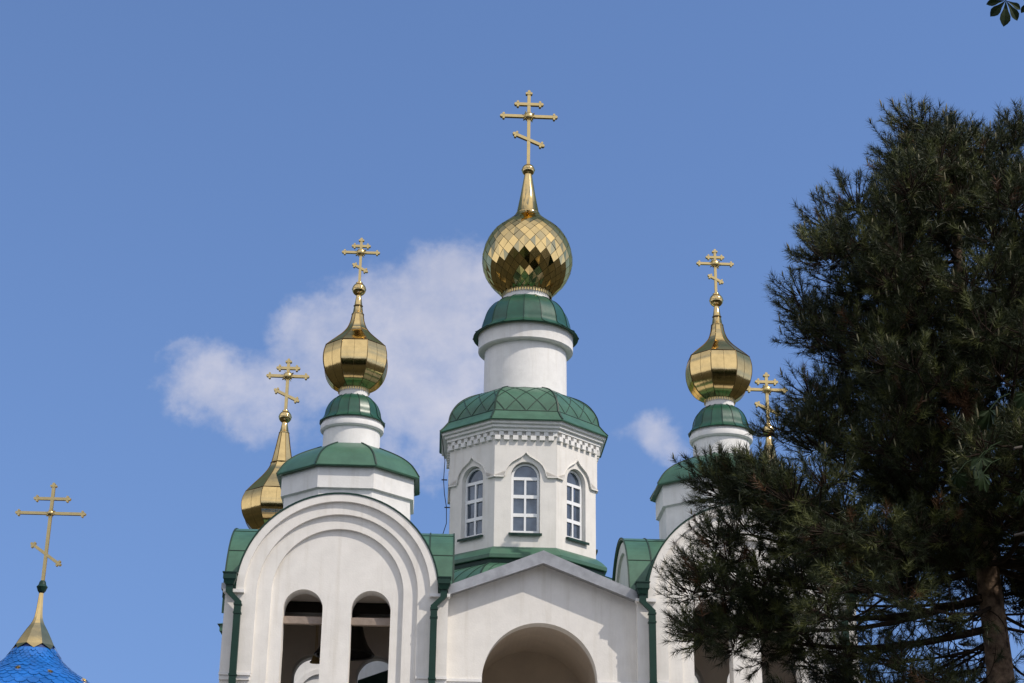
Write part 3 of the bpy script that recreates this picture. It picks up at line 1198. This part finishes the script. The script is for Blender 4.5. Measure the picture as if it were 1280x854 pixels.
# thin cable hanging down the shaded flank of the octagon
g = G()
pts = [(-1.50, 5.10, 14.05), (-1.40, 5.12, 13.4), (-1.42, 5.10, 12.9), (-1.39, 5.11, 12.55), (-1.33, 5.10, 12.2), (-1.32, 5.10, 11.8), (-1.42, 5.08, 11.45), (-1.50, 5.05, 11.2)]
g.tube(pts, .011, 6)
for p in (pts[2], pts[4], pts[6]):
    g.box(p[0] - .05, p[0] + .09, p[1] - .015, p[1] + .015, p[2] - .012, p[2] + .012)
g.build("cable", CABLE, church)

# the central tower's measured drawing is for a 1.80 m apothem; it is built 5 per cent larger, 8 m behind the front
BIG = Matrix.Translation((.074, 1.70, -.08)) @ Matrix.Scale(1.05, 4)
for o in [x for x in bpy.data.objects if x not in BEFORE and x.type == 'MESH']:
    o.data.transform(BIG)
    o.data.update()

# ------------------------------------------------------------------ rear onion domes
BX, BY = -5.90, 10.0
g = G()
g.lathe([(.62, 9.9), (.62, 12.85)], 48, BX, BY)
d1 = g.build("drum", PLASTER2, church)
rear_on = facet_onion([(.60, 12.66), (.80, 12.86), (.93, 13.08), (.985, 13.32), (.975, 13.54), (.90, 13.75)],
                      [(.90, 13.752), (.73, 13.97), (.50, 14.25), (.35, 14.48), (.28, 14.68), (.20, 15.1), (.13, 15.54)], BX, BY,
                      [(.125, 15.55), (.27, 14.66)], 15.86, .075, 16.02, .18)
crest(rear_on, BX, BY, .63, 12.55, .15, 50, .02)
rear_cr = cross(BX, BY, 16.15, 17.80, 17.238, .60, 17.475, .33, 16.66, .36, .17, .085, .105)
for p in (d1, rear_on, rear_cr):
    dup(p, church, (13.66, 0, 0))

# ------------------------------------------------------------------ bells
def bell(name, cx, cy, zb, r, label, m, hang):
    root = empty(name, (0, 34, 0), R(2.5))
    tag(root, label, "bell", "bells hanging in the tower")
    gm = G()
    h = r * 1.35
    prof = [(r * .93, zb + .03), (r, zb), (r * 1.02, zb + .03), (r * .95, zb + h * .10), (r * .78, zb + h * .28), (r * .66, zb + h * .5), (r * .58, zb + h * .75), (r * .50, zb + h * .92), (r * .3, zb + h), (.01, zb + h * 1.01)]
    gm.lathe(prof, 40, cx, cy)
    gm.build("bell_body", m, root)
    gm = G()
    ball(gm, cx, cy, zb + .02, r * .16, 14)
    gm.tube([(cx, cy, zb + .02), (cx, cy, zb + h * .8)], r * .04, 6)
    gm.build("clapper", m, root)
    gm = G()
    gm.tube([(cx - r * .12, cy, zb + h), (cx - r * .12, cy, hang), (cx + r * .12, cy, hang), (cx + r * .12, cy, zb + h)], r * .06, 8)
    gm.build("hanger", m, root)
    return root


bell("bell", -3.50, 2.42, 8.04, .655, "large dark bronze bell hanging behind the middle pier of the left tower", BRONZE, 9.0)
bell("bell", -4.22, 3.75, 8.10, .13, "small shiny bell hanging in the left window of the left tower", GOLDX, 9.19)

# ------------------------------------------------------------------ blue-domed chapel on the left
chapel = empty("chapel", (0, 34, 0), R(2.5))
tag(chapel, "small chapel with a blue scaled dome and thin gold cross", "chapel")
QX, QY = -7.74, -8.0
bprof = spline([(.85, 4.05), (1.08, 4.35), (1.27, 4.70), (1.34, 5.02), (1.24, 5.34), (.93, 5.66), (.655, 5.84), (.48, 5.97), (.37, 6.11), (.27, 6.28), (.20, 6.42)], 8)
g = G()
g.lathe([(r - .012, z) for r, z in bprof], 60, QX, QY)
dm = g.build("onion_dome", BLUES, chapel)
# hexagonal shingles
g = G()
NT = 36
acc = 0
trow = [0]
for i in range(1, len(bprof)):
    acc += math.hypot(bprof[i][0] - bprof[i - 1][0], bprof[i][1] - bprof[i - 1][1])
    trow.append(acc)


def at_len(s):
    s = max(0, min(s, trow[-1]))
    for i in range(1, len(trow)):
        if s <= trow[i] + 1e-9:
            t = (s - trow[i - 1]) / max(trow[i] - trow[i - 1], 1e-9)
            return (bprof[i - 1][0] * (1 - t) + bprof[i][0] * t, bprof[i - 1][1] * (1 - t) + bprof[i][1] * t)
    return bprof[-1]


s, row = trow[-1] - .27, 0
while s > .08:
    r, z = at_len(s)
    step = max(.055, min(.155, 2 * PI * r / NT * .62))
    hgt = step * 1.5
    for j in range(NT):
        ac = (j + .5 * (row % 2)) * 2 * PI / NT
        tl, tw = rnd.gauss(0, .003), rnd.gauss(0, .003)
        vs = []
        for (u, v, lift) in ((-.485, 0, .002), (.485, 0, .002), (.485, -.62, .011), (.22, -1.0, .014), (-.22, -1.0, .014), (-.485, -.62, .011)):
            rr, zz = at_len(s + v * hgt)
            a = ac + u * 2 * PI / NT
            k = rr + lift + tl + tw * u
            vs.append((QX + k * math.cos(a), QY + k * math.sin(a), zz))
        g.add(vs, [(0, 5, 4, 3, 2, 1)])
    s -= step
    row += 1
g.build("dome_shingles", BLUE, dm)
# gilded stars on the shingles
for a_, s_ in ((-1.62, 5.80), (-1.02, 5.74), (-2.35, 5.62), (-.3, 5.7), (-1.3, 5.3), (-1.95, 5.25)):
    g = G()
    r = z = None
    for rr, zz in bprof:
        if zz <= s_:
            r, z = rr, zz
    e = Vector((math.cos(a_), math.sin(a_), .9)).normalized()
    sd = Vector((-math.sin(a_), math.cos(a_), 0))
    upv = e.cross(sd)
    c = Vector((QX + (r + .02) * math.cos(a_), QY + (r + .02) * math.sin(a_), z))
    vs = [c + e * .025]
    for i in range(16):
        q = .055 if i % 2 == 0 else .024
        t = 2 * PI * i / 16
        vs.append(c + (sd * math.cos(t) + upv * math.sin(t)) * q)
    g.add(vs, [(0, 1 + i, 1 + (i + 1) % 16) for i in range(16)])
    g.build("star", GOLDX, dm)
# gilded spire with a serrated hem
g = G()
n = 8
spp = spline([(.285, 6.25), (.235, 6.35), (.165, 6.48), (.095, 6.60), (.060, 6.71), (.042, 6.90), (.030, 7.12)], 5)
g.facets(spp, n, QX, QY, R(10), .004, 2)
t = math.tan(PI / n)
for i in range(n):
    a = R(10) + 2 * PI * i / n
    e = Vector((math.cos(a), math.sin(a), 0))
    s_ = Vector((-math.sin(a), math.cos(a), 0))
    b = Vector((QX, QY, 6.25)) + e * .285
    g.add([b - s_ * .285 * t, b + s_ * .285 * t, Vector((QX, QY, 6.165)) + e * .355], [(0, 2, 1)])
g.build("spire", GOLD, dm)
g = G()
g.lathe([(.035, 7.08), (.06, 7.11), (.088, 7.18), (.06, 7.215), (.05, 7.26), (.035, 7.28)], 16, QX, QY, 0, False)
g.build("spire_knob", GREEND, dm)
cross(QX, QY, 7.25, 8.91, 8.378, .56, 8.62, .295, 7.708, .255, .175, .050, .045, parent=chapel, rays=16)
g = G()
g.lathe([(.95, 2.9), (.92, 3.92), (1.02, 3.96), (1.02, 4.06), (.85, 4.07)], 40, QX, QY, 0, False)
g.build("drum", PLASTER2, chapel)
g = G()
g.box(QX - 1.7, QX + 1.7, QY - 1.7, QY + 1.7, 0, 2.5)
g.build("wall", PLASTER2, chapel)
g = G()
g.add([(QX - 1.9, QY - 1.9, 2.505), (QX + 1.9, QY - 1.9, 2.505), (QX + 1.9, QY + 1.9, 2.505), (QX - 1.9, QY + 1.9, 2.505), (QX - .8, QY - .8, 3.2), (QX + .8, QY - .8, 3.2), (QX + .8, QY + .8, 3.2), (QX - .8, QY + .8, 3.2)],
      [(0, 1, 5, 4), (1, 2, 6, 5), (2, 3, 7, 6), (3, 0, 4, 7), (3, 2, 1, 0), (4, 5, 6, 7)])
g.build("roof", BLUE, chapel)

# ------------------------------------------------------------------ pine tree
np.random.seed(11)
PB = Vector((5.66, 19.0, 0))
pine = empty("pine_tree", PB)
tag(pine, "tall dark pine with long needles standing in front of the right tower", "tree")
ENV = [(3.9, 2.4), (4.7, 3.0), (5.0, 3.4), (5.3, 3.75), (5.7, 3.85), (6.2, 3.6), (6.6, 3.45), (7.0, 3.4), (7.4, 3.0), (7.7, 2.5), (8.3, 2.40), (8.8, 2.35), (9.3, 2.45), (9.7, 2.55), (10.3, 2.15), (10.8, 1.7), (11.2, 1.25), (11.6, .95), (12.0, .60), (12.45, .2)]
ENVR = [(3.9, 2.4), (5.7, 3.3), (7.5, 3.4), (9.0, 3.0), (10.3, 2.8), (10.9, 2.3), (11.4, 1.6), (11.9, .9), (12.45, .2)]


def interp(tab, z):
    if z <= tab[0][0]:
        return tab[0][1]
    for (a, b), (c, d) in zip(tab, tab[1:]):
        if z <= c:
            return b + (d - b) * (z - a) / (c - a)
    return tab[-1][1]


def env(z, a):
    w = .5 - .5 * math.cos(a)          # 0 towards the right of the picture, 1 towards the left
    w = w * w * (3 - 2 * w)
    return interp(ENV, z) * w + interp(ENVR, z) * (1 - w)


g = G()
tp, trad = [], []
for i in range(26):
    z = 12.1 * i / 25
    tp.append((.06 * math.sin(z * .6) * min(1, z / 4), .05 * math.cos(z * .5), z))
    trad.append(max(.02, .225 * (1 - z / 13.4) ** .85 + (.10 * math.exp(-z * 1.5))))
g.tube(tp, trad, 16)
trunk = g.build("trunk", BARK, pine)


def trunk_at(z):
    return Vector((.06 * math.sin(z * .6) * min(1, z / 4), .05 * math.cos(z * .5), z))


SH_P, SH_D, SH_L = [], [], []     # shoots: base point, direction, length


def add_shoot(p, d, ln):
    SH_P.append(p)
    SH_D.append(d.normalized())
    SH_L.append(ln)


prnd = random.Random(23)
limbs = []
NL = 90
az = 0.3
for i in range(NL):
    f = (i + .5) / NL
    zt = 4.35 + 7.62 * f ** .97
    az += 2 * PI * .381966 + prnd.uniform(-.2, .2)
    limbs.append((zt, az, ''))
limbs.append((5.30, PI + .05, 'bough'))
limbs.append((4.70, PI - .42, 'bough2'))
limbs.append((5.95, .02, 'bough3'))
for ex_ in ((7.1, PI - .06, 3.2), (6.95, PI + .22, 2.9), (6.4, PI + .10, 3.2), (6.05, PI - .04, 3.3), (5.70, PI + .10, 3.50), (5.35, PI - .08, 3.35)):
    limbs.append((ex_[0], ex_[1], ex_[2]))
limbs = [l for l in limbs if not (l[0] < 6.5 and l[2] == '' and -1 < math.sin(l[1]) < -.25 and prnd.random() < .6)][:100]
for (zt, a, kind) in limbs:
    full_bough = not isinstance(kind, str)
    low = zt < 6.4 and not full_bough
    Ln = max(env(zt, a) * prnd.uniform(.84, 1.0) - .26, .12)
    if prnd.random() < .12:
        Ln *= .72
    if kind == 'bough':
        z0, Ln = 5.80, 3.5
    elif kind == 'bough2':
        z0, Ln = 5.25, 1.7
    elif kind == 'bough3':
        z0, Ln = 5.55, 1.6
    elif full_bough:
        Ln = kind
        z0 = zt - (.55 if zt > 6.9 else -.05)
    elif low:
        z0 = zt + prnd.uniform(-.15, .45)
    else:
        z0 = zt - Ln * prnd.uniform(.22, .5) - (.25 if zt > 10.5 else 0)
        z0 = max(min(z0, 11.5), 6.15)
    base = trunk_at(z0)
    e = Vector((math.cos(a), math.sin(a), 0))
    s = Vector((-math.sin(a), math.cos(a), 0))
    npt = 10
    pts = []
    wob = prnd.uniform(-.14, .14) * (2.2 if low else 1)
    for i in range(npt):
        t = i / (npt - 1)
        zz = (zt - z0) * t ** (1.7 if not low else 1.0) - .07 * Ln * math.sin(PI * min(t * 1.1, 1))
        pts.append(base + e * (Ln * t) + s * (wob * math.sin(t * 3.5) * Ln * .5) + Vector((0, 0, zz)))
    r0b = (.012 + .011 * Ln) * (.55 if low else 1.0) + (.014 if kind == 'bough' else 0)
    lg = G()
    lg.tube(pts, [r0b * (1 - .80 * i / (npt - 1)) for i in range(npt)], 7)
    # foliage pads: rounded clumps of shoots carried on short side branches
    npad = (int(Ln / .30) + 3) if not low else (int(Ln / .50) + 2)
    if full_bough:
        npad = int(Ln / .60) + 1
    tmin = (.22 if not full_bough else .62) if not low else .62
    for q in range(npad + 1):
        t = 1.0 if q == npad else tmin + (1 - tmin) * (q + prnd.random()) / npad
        f = t * (npt - 1)
        i = min(int(f), npt - 2)
        p = pts[i].lerp(pts[i + 1], f - i)
        dirv = (pts[i + 1] - pts[i]).normalized()
        sidev = dirv.cross(Vector((0, 0, 1))).normalized()
        sg = 1 if q % 2 else -1
        off = 0 if q == npad else prnd.uniform(.18, .58) * (1.1 - .35 * t) * (1 if Ln > 1 else .6)
        pc = p + sidev * sg * off + dirv * off * .5 + Vector((0, 0, prnd.uniform(-.05, .28) if not low else prnd.uniform(-.25, .15)))
        mid = p.lerp(pc, .5) + Vector((0, 0, -.04))
        if off:
            lg.tube([p, mid, pc], [.014, .011, .008], 5, cap=False)
        rc = prnd.uniform(.24, .40) * (1.0 if not low else .82) * (1 if zt < 11.6 else .8)
        nsh = int((20 if not low else 15) * (rc / .32) ** 2) + 3
        axis = (dirv * .55 + sidev * sg * .35 + Vector((0, 0, .75 if not low else .35))).normalized()
        foot = pc - axis * rc * .55
        for k in range(nsh):
            u = Vector((prnd.gauss(0, 1), prnd.gauss(0, 1), prnd.gauss(0, 1))).normalized()
            rr = rc * prnd.uniform(.35, 1.0) ** .6
            e3 = pc + Vector((u.x * rr * 1.1, u.y * rr * 1.1, u.z * rr * .82))
            d3 = ((e3 - foot).normalized() * .75 + Vector((0, 0, .55 if not low else .12)) + u * .25).normalized()
            st = foot.lerp(e3, .25)
            lg.tube([st, st.lerp(e3, .6) + Vector((0, 0, -.015)), e3], [.007, .0055, .004], 4, cap=False)
            add_shoot(e3, d3, prnd.uniform(.12, .19))
    # thin bare twigs along the inner part of the lower boughs
    if low:
        for q in range(int(Ln * 4.5)):
            t = prnd.uniform(.08, .75)
            f = t * (npt - 1)
            i = min(int(f), npt - 2)
            c = pts[i].lerp(pts[i + 1], f - i)
            dd = Vector((prnd.gauss(0, 1), prnd.gauss(0, 1), prnd.gauss(-.2, .8))) + (pts[i + 1] - pts[i]).normalized() * .9
            dd.normalize()
            tpn = [c.copy()]
            tl = prnd.uniform(.25, .75)
            cu_ = prnd.uniform(-.25, .30)
            for k in range(6):
                dd = (dd + Vector((prnd.gauss(0, .16), prnd.gauss(0, .16), cu_ + prnd.gauss(0, .12)))).normalized()
                c = c + dd * tl / 6
                tpn.append(c.copy())
            lg.tube(tpn, [.009, .008, .007, .006, .005, .004, .003], 4, cap=False)
            if prnd.random() < .55:
                add_shoot(c, dd, prnd.uniform(.10, .16))
            if prnd.random() < .4:
                d4 = (dd + Vector((prnd.gauss(0, .8), prnd.gauss(0, .8), prnd.gauss(.2, .5)))).normalized()
                e4 = tpn[4] + d4 * prnd.uniform(.08, .2)
                lg.tube([tpn[4], e4], [.005, .003], 4, cap=False)
                add_shoot(e4, d4, prnd.uniform(.10, .15))
    lg.build("branch", TWIG, pine)

P = np.array([tuple(p) for p in SH_P])
D = np.array([tuple(d) for d in SH_D])
LN = np.array(SH_L)
nS = len(P)
NPS = 60
rng = np.random.default_rng(5)
# needle bases lie along the last stretch of each shoot, needles point forward and outward
t = rng.uniform(-.55, .65, (nS, NPS))
base = P[:, None, :] + D[:, None, :] * (t * LN[:, None])[:, :, None]
ref = np.where(np.abs(D[:, 2:3]) < .9, np.array([[0, 0, 1.]]), np.array([[1., 0, 0]]))
X = np.cross(D, ref)
X /= np.linalg.norm(X, axis=1, keepdims=True)
Yv = np.cross(D, X)
ph = rng.uniform(0, 2 * np.pi, (nS, NPS))
spread = rng.uniform(.35, 1.25, (nS, NPS)) * np.where(t > .5, .7, 1.0)
rad = X[:, None, :] * np.cos(ph)[..., None] + Yv[:, None, :] * np.sin(ph)[..., None]
nd = D[:, None, :] * np.cos(spread)[..., None] + rad * np.sin(spread)[..., None]
nd[..., 2] -= .06
nd /= np.linalg.norm(nd, axis=2, keepdims=True)
nl = rng.uniform(.075, .135, (nS, NPS))
wv_ = np.cross(nd, rng.normal(size=(nS, NPS, 3)))
wv_ /= np.linalg.norm(wv_, axis=2, keepdims=True)
hw_ = .0032
a_ = base - wv_ * hw_
b_ = base + wv_ * hw_
c_ = base + nd * nl[..., None]
verts = np.stack([a_, b_, c_], axis=2).reshape(-1, 3)
# kinds of shoot: ordinary, young bright, dead brown
kind = np.zeros(nS, int)
kind[rng.random(nS) < .22] = 1
kind[rng.random(nS) < .018] = 2
spot = np.array([-.62, -1.6, 7.55])
kind[(np.linalg.norm(P - spot, axis=1) < .30)] = 2
midx = np.repeat(kind, NPS)
# candles: slim upright young tips on some shoots in the upper crown
cv, cf = [], []
for i in range(nS):
    if P[i, 2] > 6.5 and rng.random() < .12:
        d = Vector((0, 0, 1)) + Vector(D[i]) * .35
        d.normalize()
        b0 = Vector(P[i]) + Vector(D[i]) * LN[i] * .55
        hgt = rng.uniform(.06, .13)
        x = d.cross(Vector((1, .3, 0))).normalized()
        y = d.cross(x)
        o_ = len(cv)
        for (hh, rr) in ((0, .009), (hgt * .6, .011), (hgt, .002)):
            for q in range(4):
                w = 2 * PI * q / 4
                cv.append(tuple(b0 + d * hh + (x * math.cos(w) + y * math.sin(w)) * rr))
        for lv in range(2):
            for q in range(4):
                cf.append((o_ + lv * 4 + q, o_ + lv * 4 + (q + 1) % 4, o_ + lv * 4 + 4 + (q + 1) % 4, o_ + lv * 4 + 4 + q))
nT = nS * NPS
nv0 = len(verts)
allv = np.concatenate([verts, np.array(cv).reshape(-1, 3)])
loops = np.concatenate([np.arange(nv0), (np.array(cf).reshape(-1) + nv0)]).astype(np.int32)
lt = np.concatenate([np.full(nT, 3), np.full(len(cf), 4)]).astype(np.int32)
ls = np.concatenate([[0], np.cumsum(lt)[:-1]]).astype(np.int32)
me = bpy.data.meshes.new("foliage")
me.vertices.add(len(allv))
me.vertices.foreach_set('co', allv.astype(np.float32).ravel())
me.loops.add(len(loops))
me.loops.foreach_set('vertex_index', loops)
me.polygons.add(len(lt))
me.polygons.foreach_set('loop_start', ls)
for m_ in (NEEDLE, NEEDLEL, NEEDLEB, CANDLE):
    me.materials.append(m_)
me.polygons.foreach_set('material_index', np.concatenate([midx, np.full(len(cf), 3)]).astype(np.int32))
me.update(calc_edges=True)
me.validate()
fo = bpy.data.objects.new("foliage", me)
COL.objects.link(fo)
fo.parent = pine
print("pine shoots", nS, "needles", nT)

# ------------------------------------------------------------------ chestnut reaching in from the right, close to the camera
CB = Vector((5.6, 8.6, 0))
chest = empty("chestnut_tree", CB)
tag(chest, "chestnut tree at the right edge with broad drooping fingered leaves", "tree")
g = G()
g.tube([(0, 0, 0), (.03, .02, 2), (-.03, 0, 4), (.05, 0, 6), (.0, .05, 8.2)], [.26, .21, .18, .14, .06], 14)
g.build("trunk", CBARK, chest)
cl = G()


def leaflet(p, d, nrm_, L):
    s_ = d.cross(nrm_).normalized()
    prof = [(0, .0), (.2, .045), (.42, .10), (.62, .185), (.78, .195), (.90, .12), (1.0, .0)]
    mid, lf, rt = [], [], []
    for (u, w) in prof:
        c = p + d * (L * u) - nrm_ * (L * .22 * u * u)
        mid.append(c)
        lf.append(c - s_ * (w * L) + nrm_ * (w * L * .30))
        rt.append(c + s_ * (w * L) + nrm_ * (w * L * .30))
    vs = mid + lf + rt
    n = len(prof)
    fs = []
    for i in range(n - 1):
        fs.append((i, i + 1, n + i + 1, n + i))
        fs.append((i, 2 * n + i, 2 * n + i + 1, i + 1))
    cl.add(vs, fs)


def palm_leaf(hub, axis, nrm_, L, nl_=6):
    axis, nrm_ = axis.normalized(), nrm_.normalized()
    s_ = axis.cross(nrm_).normalized()
    for k in range(nl_):
        a = R(-100 + 200 * (k + .0) / (nl_ - 1)) * .72
        d = (axis * math.cos(a) + s_ * math.sin(a)).normalized()
        leaflet(hub, d, nrm_, L * (1 - .38 * abs(a) / 1.2) * rnd.uniform(.9, 1.05))


def bough(pts, r0_):
    gm = G()
    gm.tube(pts, [r0_ * (1 - .85 * i / (len(pts) - 1)) for i in range(len(pts))], 8)
    return gm.build("branch", CBARK, chest)


def petiole(a, b):
    cl.tube([a, (Vector(a) + Vector(b)) / 2 + Vector((0, 0, .02)), b], .0035, 5, cap=False)


hubs = [(Vector((2.92, 8.4, 7.05)) - CB, Vector((-.10, -.05, -1)), Vector((.1, -1, -.1)), .185)]
bough([(0, 0, 6.3), (-1.0, -.1, 6.9), (-1.9, -.15, 7.2), (-2.55, -.2, 7.3)], .05)
petiole(Vector((-2.55, -.2, 7.3)), hubs[0][0])
hubs.append((Vector((2.98, 8.35, 7.21)) - CB, Vector((-.6, -.2, -.6)), Vector((.1, -.8, .5)), .16))
hubs.append((Vector((3.12, 8.5, 7.12)) - CB, Vector((.5, -.1, -1)), Vector((-.1, -1, .1)), .17))
for q in range(14):
    p = Vector((rnd.uniform(-2.3, -.6), rnd.uniform(-.5, .4), rnd.uniform(6.8, 7.5)))
    if (p + CB).x < 3.2:
        p.x = 3.2 - CB.x + rnd.random() * .5
    hubs.append((p, Vector((rnd.gauss(0, .5), rnd.gauss(0, .4), -1)), Vector((rnd.gauss(0, .4), -1, rnd.gauss(0, .4))), rnd.uniform(.13, .18)))
bough([(0, 0, 3.7), (-1.0, -.1, 4.3), (-2.0, -.15, 4.45), (-2.9, -.2, 4.25)], .055)
bough([(0, 0, 3.2), (-1.2, .1, 3.9), (-2.2, .1, 4.0), (-2.85, .1, 3.85)], .05)
for q in range(34):
    p = Vector((rnd.uniform(-3.15, -1.6), rnd.uniform(-.5, .4), rnd.uniform(3.72, 4.62)))
    if p.x < -2.85 and p.z < 4.0:
        p.z = 4.1 + rnd.random() * .3
    hubs.append((p, Vector((rnd.gauss(-.2, .5), rnd.gauss(0, .4), -1)), Vector((rnd.gauss(0, .5), -1, rnd.gauss(.2, .4))), rnd.uniform(.09, .13)))
for i, (h, ax, nr, L) in enumerate(hubs):
    palm_leaf(h, ax, nr, L, 6 if i % 3 else 5)
    if i > 0:
        petiole(h, h + Vector((.12, .02, .10)))
cl.build("foliage", LEAF, chest)

# ------------------------------------------------------------------ belt of trees across the forecourt, mirrored in the gilding
brnd = random.Random(3)
g = G()
for i in range(110):
    a = R(-172 + 164 * (i + .5) / 110)
    d = brnd.uniform(34, 75)
    cx_, cy_ = d * math.cos(a), 10 + d * math.sin(a) * .9
    hgt, wid = brnd.uniform(7, 13), brnd.uniform(3.0, 5.0)
    nl_, nr_ = 12, 9
    vs, fs = [], []
    for j in range(nr_):
        t = j / (nr_ - 1)
        rr = wid * (math.sin(PI * (t * .92 + .06)) ** .7)
        for k in range(nl_):
            q = 2 * PI * k / nl_
            w = rr * brnd.uniform(.72, 1.2)
            vs.append((cx_ + w * math.cos(q), cy_ + w * math.sin(q), .6 + hgt * t + brnd.uniform(-.4, .4)))
    for j in range(nr_ - 1):
        for k in range(nl_):
            fs.append((j * nl_ + k, j * nl_ + (k + 1) % nl_, (j + 1) * nl_ + (k + 1) % nl_, (j + 1) * nl_ + k))
    fs.append(tuple(range((nr_ - 1) * nl_, nr_ * nl_)))
    g.add(vs, fs)
tb = g.build("tree_belt", mat("far_foliage", (0.05, 0.07, 0.02), 0.8, spec=0.1, col2=(0.02, 0.03, 0.01), vscale=.5))
tag(tb, "dark belt of trees facing the church, mirrored in its gilded domes", "trees", kind="stuff")
